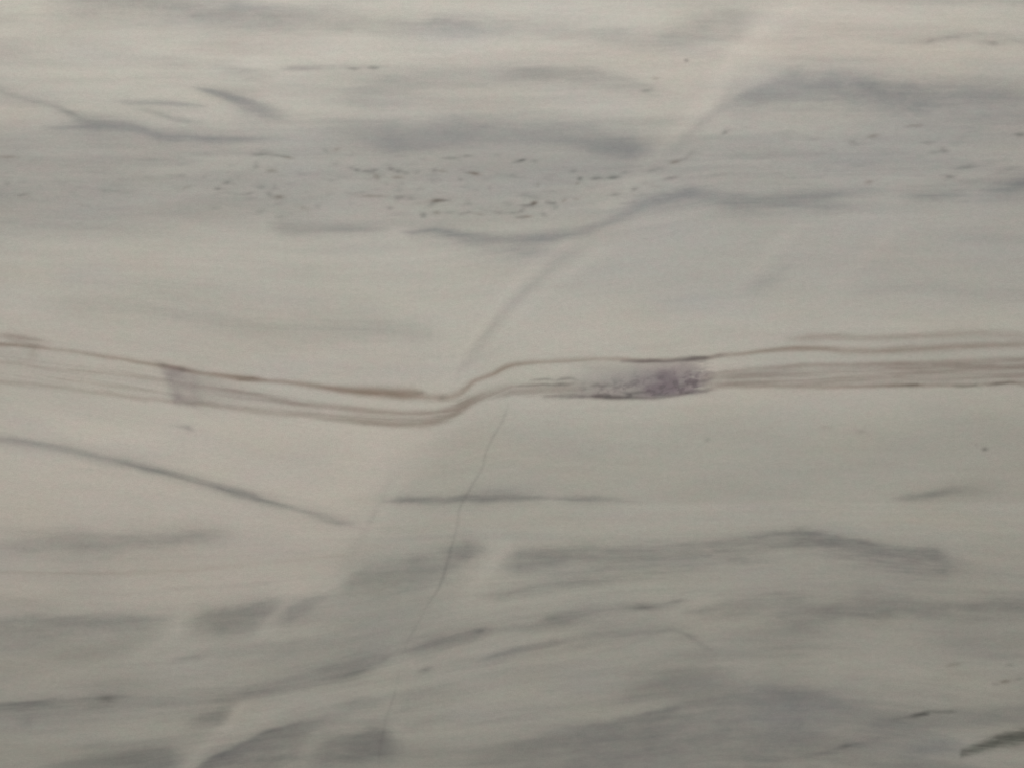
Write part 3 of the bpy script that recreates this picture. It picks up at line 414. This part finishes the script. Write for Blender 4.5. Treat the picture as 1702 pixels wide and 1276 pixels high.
# ------------------------------------------------------------------ dark specks
SPECKS = [  # x, y, half length, half height, strength, tilt
    (14, 261, 15, 2.6, .42, .0), (257, 266, 46, 2.6, .20, .0), (434, 257, 13, 3.2, .60, -.05), (460, 259, 14, 2.6, .42, .1), (478, 262, 8, 3, .60, .15),
    (362, 314, 6, 3.2, .62, 0), (377, 304, 7, 3.4, .60, -.2), (425, 278, 6, 4, .45, -.3), (451, 284, 8, 3.6, .50, 0), (434, 311, 8, 4.5, .50, 0), (415, 322, 9, 3.4, .42, -.2), (447, 322, 6, 4.4, .46, .5), (464, 328, 8, 4.4, .56, 0), (456, 312, 5, 6, .30, .4),
    (37, 324, 8, 2.8, .40, -.15), (12, 305, 5, 5, .26, .6), (310, 312, 9, 3.4, .24, -.3), (357, 347, 8, 4, .30, 0), (178, 317, 26, 4, .18, 0), (528, 342, 7, 5, .30, -.2), (505, 346, 9, 4.4, .30, .2), (467, 361, 8, 4, .24, 0), (433, 352, 8, 5, .22, -.5),
    (541, 250, 7, 4.4, .34, .2), (560, 249, 6, 4, .34, -.2), (593, 283, 5, 3.2, .60, 0), (610, 285, 10, 3.2, .66, 0), (622, 283, 6, 2.8, .5, -.1), (626, 294, 6, 5, .46, .6), (584, 280, 5, 4, .26, 0), (649, 281, 5, 4, .56, .2), (661, 285, 7, 4, .62, .1), (660, 295, 8, 3, .50, 0), (675, 288, 6, 3.6, .34, 0), (693, 287, 7, 4, .34, 0),
    (722, 284, 5, 3.6, .48, 0), (736, 285, 7, 2.8, .36, .1), (752, 263.5, 15, 3.2, .58, 0), (777, 259.5, 8, 3.2, .36, 0), (766, 299, 5, 3.4, .40, 0), (789, 289, 9, 3.2, .95, .12), (863, 268, 10, 3.2, .75, -.15), (868, 266.5, 5, 3, .75, -.1), (888, 268, 7, 3.4, .40, .0), (894, 307, 4, 4, .24, -.5),
    (964, 297.5, 5, 4, .85, 0), (991, 296.5, 8, 3.6, .70, -.1), (1019, 295.5, 9, 3.6, .85, -.05), (960, 305, 4, 3, .3, 0), (1022, 325, 13, 2.4, .34, -.05), (1054, 315, 6, 4, .50, -.4), (1083, 284, 8, 3.4, .34, -.1), (1121, 270, 8, 3.6, .58, -.15), (1115, 296, 12, 3.2, .50, -.15), (1136, 265, 8, 2.8, .3, -.2), (1148, 255, 7, 4, .28, -.5),
    (617, 326, 18, 3.2, .46, .02), (665, 328.5, 10, 3.6, .62, 0), (683, 330, 8, 4, .32, 0), (648, 346.5, 6, 4, .38, 0), (726, 333.5, 10, 3, .72, -.05), (738, 333, 11, 2.8, .5, .05), (720, 338, 10, 4.4, .48, -.4), (704, 358, 5, 5.4, .60, 0), (726, 354, 6, 3.6, .46, 0), (748, 353, 8, 3, .28, 0), (768, 356, 6, 3.4, .34, -.2), (779, 353, 5, 3, .34, 0), (796, 356, 8, 2.8, .30, .15), (778, 339, 8, 3.6, .34, -.1),
    (872, 342, 10, 3, .50, .05), (884, 340, 8, 2.6, .50, -.25), (888, 337.5, 5, 4, .95, -.4), (867, 350, 7, 4, .55, -.4), (912, 337, 6, 3.4, .58, .2), (921, 337.5, 5, 3.6, .5, 0), (937, 334, 5, 3, .42, -.3), (923, 346, 5, 3.6, .34, 0), (852, 354, 8, 3, .45, 0), (830, 354, 9, 3.6, .40, 0), (876, 360, 8, 3, .52, -.05), (865, 362, 8, 3.4, .42, 0), (904, 357, 6, 4, .36, .3), (845, 340, 8, 5, .26, 0), (958, 331, 5, 2.6, .3, 0),
    (586, 115, 8, 3, .50, 0), (621, 113, 8, 3, .62, 0), (1075, 151, 9, 3.4, .50, -.1), (1090, 131, 6, 3, .30, 0), (1141, 101, 3.6, 3.2, .62, 0), (1205, 220.5, 6, 3.6, .60, -.35), (1418, 237, 8, 4.4, .34, .3), (1450, 227, 9, 3.6, .42, -.2), (1569, 250, 7, 4.4, .56, .2), (1552, 254, 9, 3.2, .28, -.1), (1579, 294.5, 8, 3.6, .66, .0), (1444, 303, 7, 4, .40, -.2), (1604, 279, 16, 3.6, .42, -.1), (1696, 224, 8, 3.6, .75, 0), (1542, 237, 9, 3.2, .3, 0), (1520, 209, 12, 3, .30, 0), (1637, 746, 5.5, 4, .80, 0), (1622, 739, 3, 3, .25, .6), (1176, 730, 5, 4, .34, -.3), (1670, 1132, 8, 3.6, .62, -.1), (1654, 1136, 6, 2.6, .28, 0), (1694, 1127, 7, 3, .34, -.1), (1678, 1104, 7, 4, .26, 0), (1583, 1104, 12, 4, .28, -.15), (1545, 69, 9, 4, .34, -.3), (1651, 72, 7, 4, .36, 0), (1432, 717, 8, 4, .20, 0), (1372, 710, 10, 4, .16, 0),
]
for i, (x, y, rx, ry, s, rot) in enumerate(SPECKS):
    mix = {'dark': .40, 'grey': .40} if i % 4 else {'dark': .36, 'iron': .5}
    blob(mix, x, y, rx * 1.02, ry * .84, min(s * 1.15, 1), rot=rot, part='dark_speck' if s >= .34 else None, streak=.15, rough=.8, thr=.36, groove=.00002 if s > .5 else 0)
rs = np.random.RandomState(5)
for k in range(170):                                        # faint flecks in the speckled belt
    x = rs.uniform(0, 1130); y = 303 + rs.normal(0, 26)
    blob({'dark': .35, 'grey': .6}, x, y, rs.uniform(4, 13), rs.uniform(2.2, 3.6), rs.uniform(.08, .26) * (.5 if x < 300 else 1), rot=rs.uniform(-.2, .2), streak=.2, rough=.5)
for k in range(70):
    x = rs.uniform(1130, 1702); y = 250 + rs.normal(0, 34)
    blob({'dark': .3, 'grey': .6}, x, y, rs.uniform(5, 15), rs.uniform(2.2, 3.8), rs.uniform(.05, .18), rot=rs.uniform(-.3, .05), streak=.2, rough=.5)
for k in range(60):
    x = rs.uniform(0, 1702); y = rs.uniform(980, 1250)
    blob({'grey': .9}, x, y, rs.uniform(10, 34), rs.uniform(2.5, 5), rs.uniform(.05, .16), rot=-.22 if x < 1150 else .0, streak=.2, rough=.5)

# ------------------------------------------------------------------ materials
def nodes_of(m):
    m.use_nodes = True; nt = m.node_tree
    for n in list(nt.nodes): nt.nodes.remove(n)
    return nt
def new(nt, t, **kw):
    n = nt.nodes.new(t)
    for k, v in kw.items(): setattr(n, k, v)
    return n
def marble():
    m = bpy.data.materials.new('veined_marble'); nt = nodes_of(m); L = nt.links.new
    out = new(nt, 'ShaderNodeOutputMaterial'); bs = new(nt, 'ShaderNodeBsdfPrincipled'); L(bs.outputs[0], out.inputs[0])
    tc = new(nt, 'ShaderNodeTexCoord')
    def noise(scale, detail, stretch=(1, 1, 1)):
        mp = new(nt, 'ShaderNodeMapping'); mp.inputs['Scale'].default_value = stretch; L(tc.outputs['Object'], mp.inputs[0])
        n = new(nt, 'ShaderNodeTexNoise'); n.inputs['Scale'].default_value = scale; n.inputs['Detail'].default_value = detail; n.inputs['Roughness'].default_value = .6
        L(mp.outputs[0], n.inputs['Vector']); return n.outputs['Fac']
    def mathn(op, a, b):
        n = new(nt, 'ShaderNodeMath', operation=op)
        for i, v in enumerate((a, b)):
            if isinstance(v, (int, float)): n.inputs[i].default_value = v
            else: L(v, n.inputs[i])
        return n.outputs[0]
    def mix(fac, a, b, blend='MIX'):
        n = new(nt, 'ShaderNodeMix', data_type='RGBA', blend_type=blend); n.clamp_factor = True
        if isinstance(fac, (int, float)): n.inputs[0].default_value = fac
        else: L(fac, n.inputs[0])
        for i, v in ((6, a), (7, b)):
            if isinstance(v, tuple): n.inputs[i].default_value = (*v, 1)
            else: L(v, n.inputs[i])
        return n.outputs[2]
    def att(k):
        n = new(nt, 'ShaderNodeAttribute'); n.attribute_name = k; return n.outputs['Fac']
    c = (0.600, 0.576, 0.513)                                   # calcite
    mm = MINERAL
    for k in ('warm', 'green', 'pale', 'grey', 'blue', 'iron', 'violet', 'dark'):
        f = att(k)
        f = mathn('MULTIPLY', f, mm[k][1])
        c = mix(f, c, mm[k][0])
    # crystal grain, cloudiness and faint chroma of the stone itself
    g1 = noise(1150, 2.0); g2 = noise(430, 2.0, (.6, 1, 1)); g3 = noise(60, 3.0, (.35, 1, 1)); g5 = noise(190, 3.0, (.8, 1, 1)); g4 = noise(24, 3.0, (.5, 1, 1))
    def gain(v, amp): return mathn('ADD', mathn('MULTIPLY', mathn('SUBTRACT', v, .5), amp), 1.0)
    k = mathn('MULTIPLY', mathn('MULTIPLY', gain(g1, .44), gain(g2, .17)), mathn('MULTIPLY', gain(g3, .08), gain(g5, .10)))
    kk = new(nt, 'ShaderNodeCombineColor')
    for i in range(3): L(k, kk.inputs[i])
    c = mix(1.0, c, kk.outputs[0], 'MULTIPLY')
    ch = noise(95, 2.0, (.8, 1.2, 1))
    cr = new(nt, 'ShaderNodeCombineColor')
    L(gain(ch, .10), cr.inputs[0]); L(gain(ch, -.05), cr.inputs[1]); L(gain(g4, .08), cr.inputs[2])
    c = mix(1.0, c, cr.outputs[0], 'MULTIPLY')
    L(c, bs.inputs['Base Color'])
    bs.inputs['Roughness'].default_value = .5; bs.inputs['Specular IOR Level'].default_value = .25
    bp = new(nt, 'ShaderNodeBump'); bp.inputs['Strength'].default_value = .10; bp.inputs['Distance'].default_value = .0003
    L(g2, bp.inputs['Height']); L(bp.outputs[0], bs.inputs['Normal'])
    return m
MINERAL = {  # colour, full strength
    'warm': ((0.615, 0.545, 0.480), .85), 'green': ((0.530, 0.535, 0.455), .75), 'pale': ((0.80, 0.755, 0.665), .72),
    'grey': ((0.225, 0.226, 0.218), .98), 'blue': ((0.385, 0.397, 0.412), .46), 'iron': ((0.220, 0.136, 0.090), .80),
    'violet': ((0.180, 0.122, 0.165), .80), 'dark': ((0.045, 0.050, 0.042), .95)}
MARBLE = marble()

def plain(name, a, b, scale, rough):
    m = bpy.data.materials.new(name); nt = nodes_of(m); L = nt.links.new
    out = new(nt, 'ShaderNodeOutputMaterial'); bs = new(nt, 'ShaderNodeBsdfPrincipled'); L(bs.outputs[0], out.inputs[0])
    tc = new(nt, 'ShaderNodeTexCoord'); n = new(nt, 'ShaderNodeTexNoise'); n.inputs['Scale'].default_value = scale; n.inputs['Detail'].default_value = 6
    r = new(nt, 'ShaderNodeValToRGB'); r.color_ramp.elements[0].color = (*a, 1); r.color_ramp.elements[1].color = (*b, 1)
    r.color_ramp.elements[0].position = .35; r.color_ramp.elements[1].position = .65
    L(tc.outputs['Object'], n.inputs[0]); L(n.outputs['Fac'], r.inputs[0]); L(r.outputs[0], bs.inputs[0]); bs.inputs['Roughness'].default_value = rough
    return m

# ------------------------------------------------------------------ meshes
PX = ((X0 - CX) * MM).astype(np.float32); PY = ((CY - Y0) * MM).astype(np.float32); PZ = -DEPTH
VALS = {k: F[k].ravel().astype(np.float32) for k in LAYERS}
IDX = np.arange(NX * NY).reshape(NY, NX)
XYZ = np.stack([PX.ravel(), PY.ravel(), PZ.ravel()], 1)
QUADS = np.stack([IDX[1:, :-1], IDX[1:, 1:], IDX[:-1, 1:], IDX[:-1, :-1]], -1)      # counter-clockwise from above
THICK, VEIN_DEPTH = .020, .012

def mesh_from(name, verts, quads, source, ngon=None):
    me = bpy.data.meshes.new(name)
    nq = len(quads); nl = nq * 4 + (len(ngon) if ngon is not None else 0)
    me.vertices.add(len(verts)); me.vertices.foreach_set('co', np.ascontiguousarray(verts, np.float32).ravel())
    me.loops.add(nl); loops = quads.ravel().astype(np.int32)
    starts = np.arange(nq, dtype=np.int32) * 4
    if ngon is not None: loops = np.concatenate([loops, ngon.astype(np.int32)]); starts = np.append(starts, nq * 4).astype(np.int32)
    me.loops.foreach_set('vertex_index', loops)
    me.polygons.add(len(starts)); me.polygons.foreach_set('loop_start', starts)
    me.update(calc_edges=True)
    for k in LAYERS:
        at = me.attributes.new(k, 'FLOAT', 'POINT'); at.data.foreach_set('value', VALS[k][source])
    me.materials.append(MARBLE)
    me.validate(); me.shade_flat()
    return me

flat = PART.ravel(); Q = QUADS.reshape(-1, 4)
# the slab itself: top face less the veins, chamfered rim, sides and underside
ring = np.concatenate([IDX[0, :-1], IDX[:-1, -1], IDX[-1, :0:-1], IDX[:0:-1, 0]])      # clockwise from above
keep = Q[flat < 0]
used = np.unique(np.concatenate([keep.ravel(), ring])); remap = np.full(NX * NY, -1, np.int64); remap[used] = np.arange(len(used))
cen = XYZ[ring].copy(); outv = cen.copy(); outv[:, 0] += np.where(np.isclose(cen[:, 0], PX.max()), .0015, np.where(np.isclose(cen[:, 0], PX.min()), -.0015, 0)); outv[:, 1] += np.where(np.isclose(cen[:, 1], PY.max()), .0015, np.where(np.isclose(cen[:, 1], PY.min()), -.0015, 0))
r1 = outv.copy(); r1[:, 2] = -.0015; r2 = outv.copy(); r2[:, 2] = -THICK
n0 = len(used); nr = len(ring); t = remap[ring]; i1 = n0 + np.arange(nr); i2 = i1 + nr
def strip(a, b): return np.stack([a, np.roll(a, -1), np.roll(b, -1), b], -1)
quads = np.concatenate([remap[keep], strip(t, i1), strip(i1, i2)])
slab_me = mesh_from('marble_slab', np.concatenate([XYZ[used], r1, r2]), quads, np.concatenate([used, ring, ring]), ngon=i2)
slab = bpy.data.objects.new('marble_slab', slab_me); COL.objects.link(slab)
slab['label'] = 'pale cream marble slab with grey and brown veins and a thin crack'
slab['category'] = 'marble slab'; slab['kind'] = 'thing'

# each vein, patch, crack and speck: a solid that reaches down into the stone
order = np.argsort(flat, kind='stable'); fs = flat[order]
for pid, (name, label) in enumerate(PARTS):
    a, b = np.searchsorted(fs, [pid, pid + 1])
    if b - a < 3: continue
    q = Q[order[a:b]]
    u, inv = np.unique(q.ravel(), return_inverse=True); q = inv.reshape(-1, 4); n = len(u)
    e = np.stack([q, np.roll(q, -1, 1)], -1).reshape(-1, 2)
    key = e[:, 0] * n + e[:, 1]; rev = e[:, 1] * n + e[:, 0]
    be = e[~np.isin(key, rev)]
    top = XYZ[u]; bot = top.copy(); bot[:, 2] = -VEIN_DEPTH
    walls = np.stack([be[:, 1], be[:, 0], be[:, 0] + n, be[:, 1] + n], -1)
    me = mesh_from(name, np.concatenate([top, bot]), np.concatenate([q, q[:, ::-1] + n, walls]), np.concatenate([u, u]))
    o = bpy.data.objects.new(name, me); COL.objects.link(o); o.parent = slab
    if label: o['label'] = label

# the surface that carries the slab
import bmesh
bm = bmesh.new(); bmesh.ops.create_grid(bm, x_segments=8, y_segments=8, size=3.0)
fm = bpy.data.meshes.new('floor'); bm.to_mesh(fm); bm.free(); fm.materials.append(plain('concrete', (.30, .29, .27), (.36, .35, .33), 9, .8))
fl = bpy.data.objects.new('floor', fm); COL.objects.link(fl); fl.location = (0, 0, -THICK); fl['kind'] = 'structure'
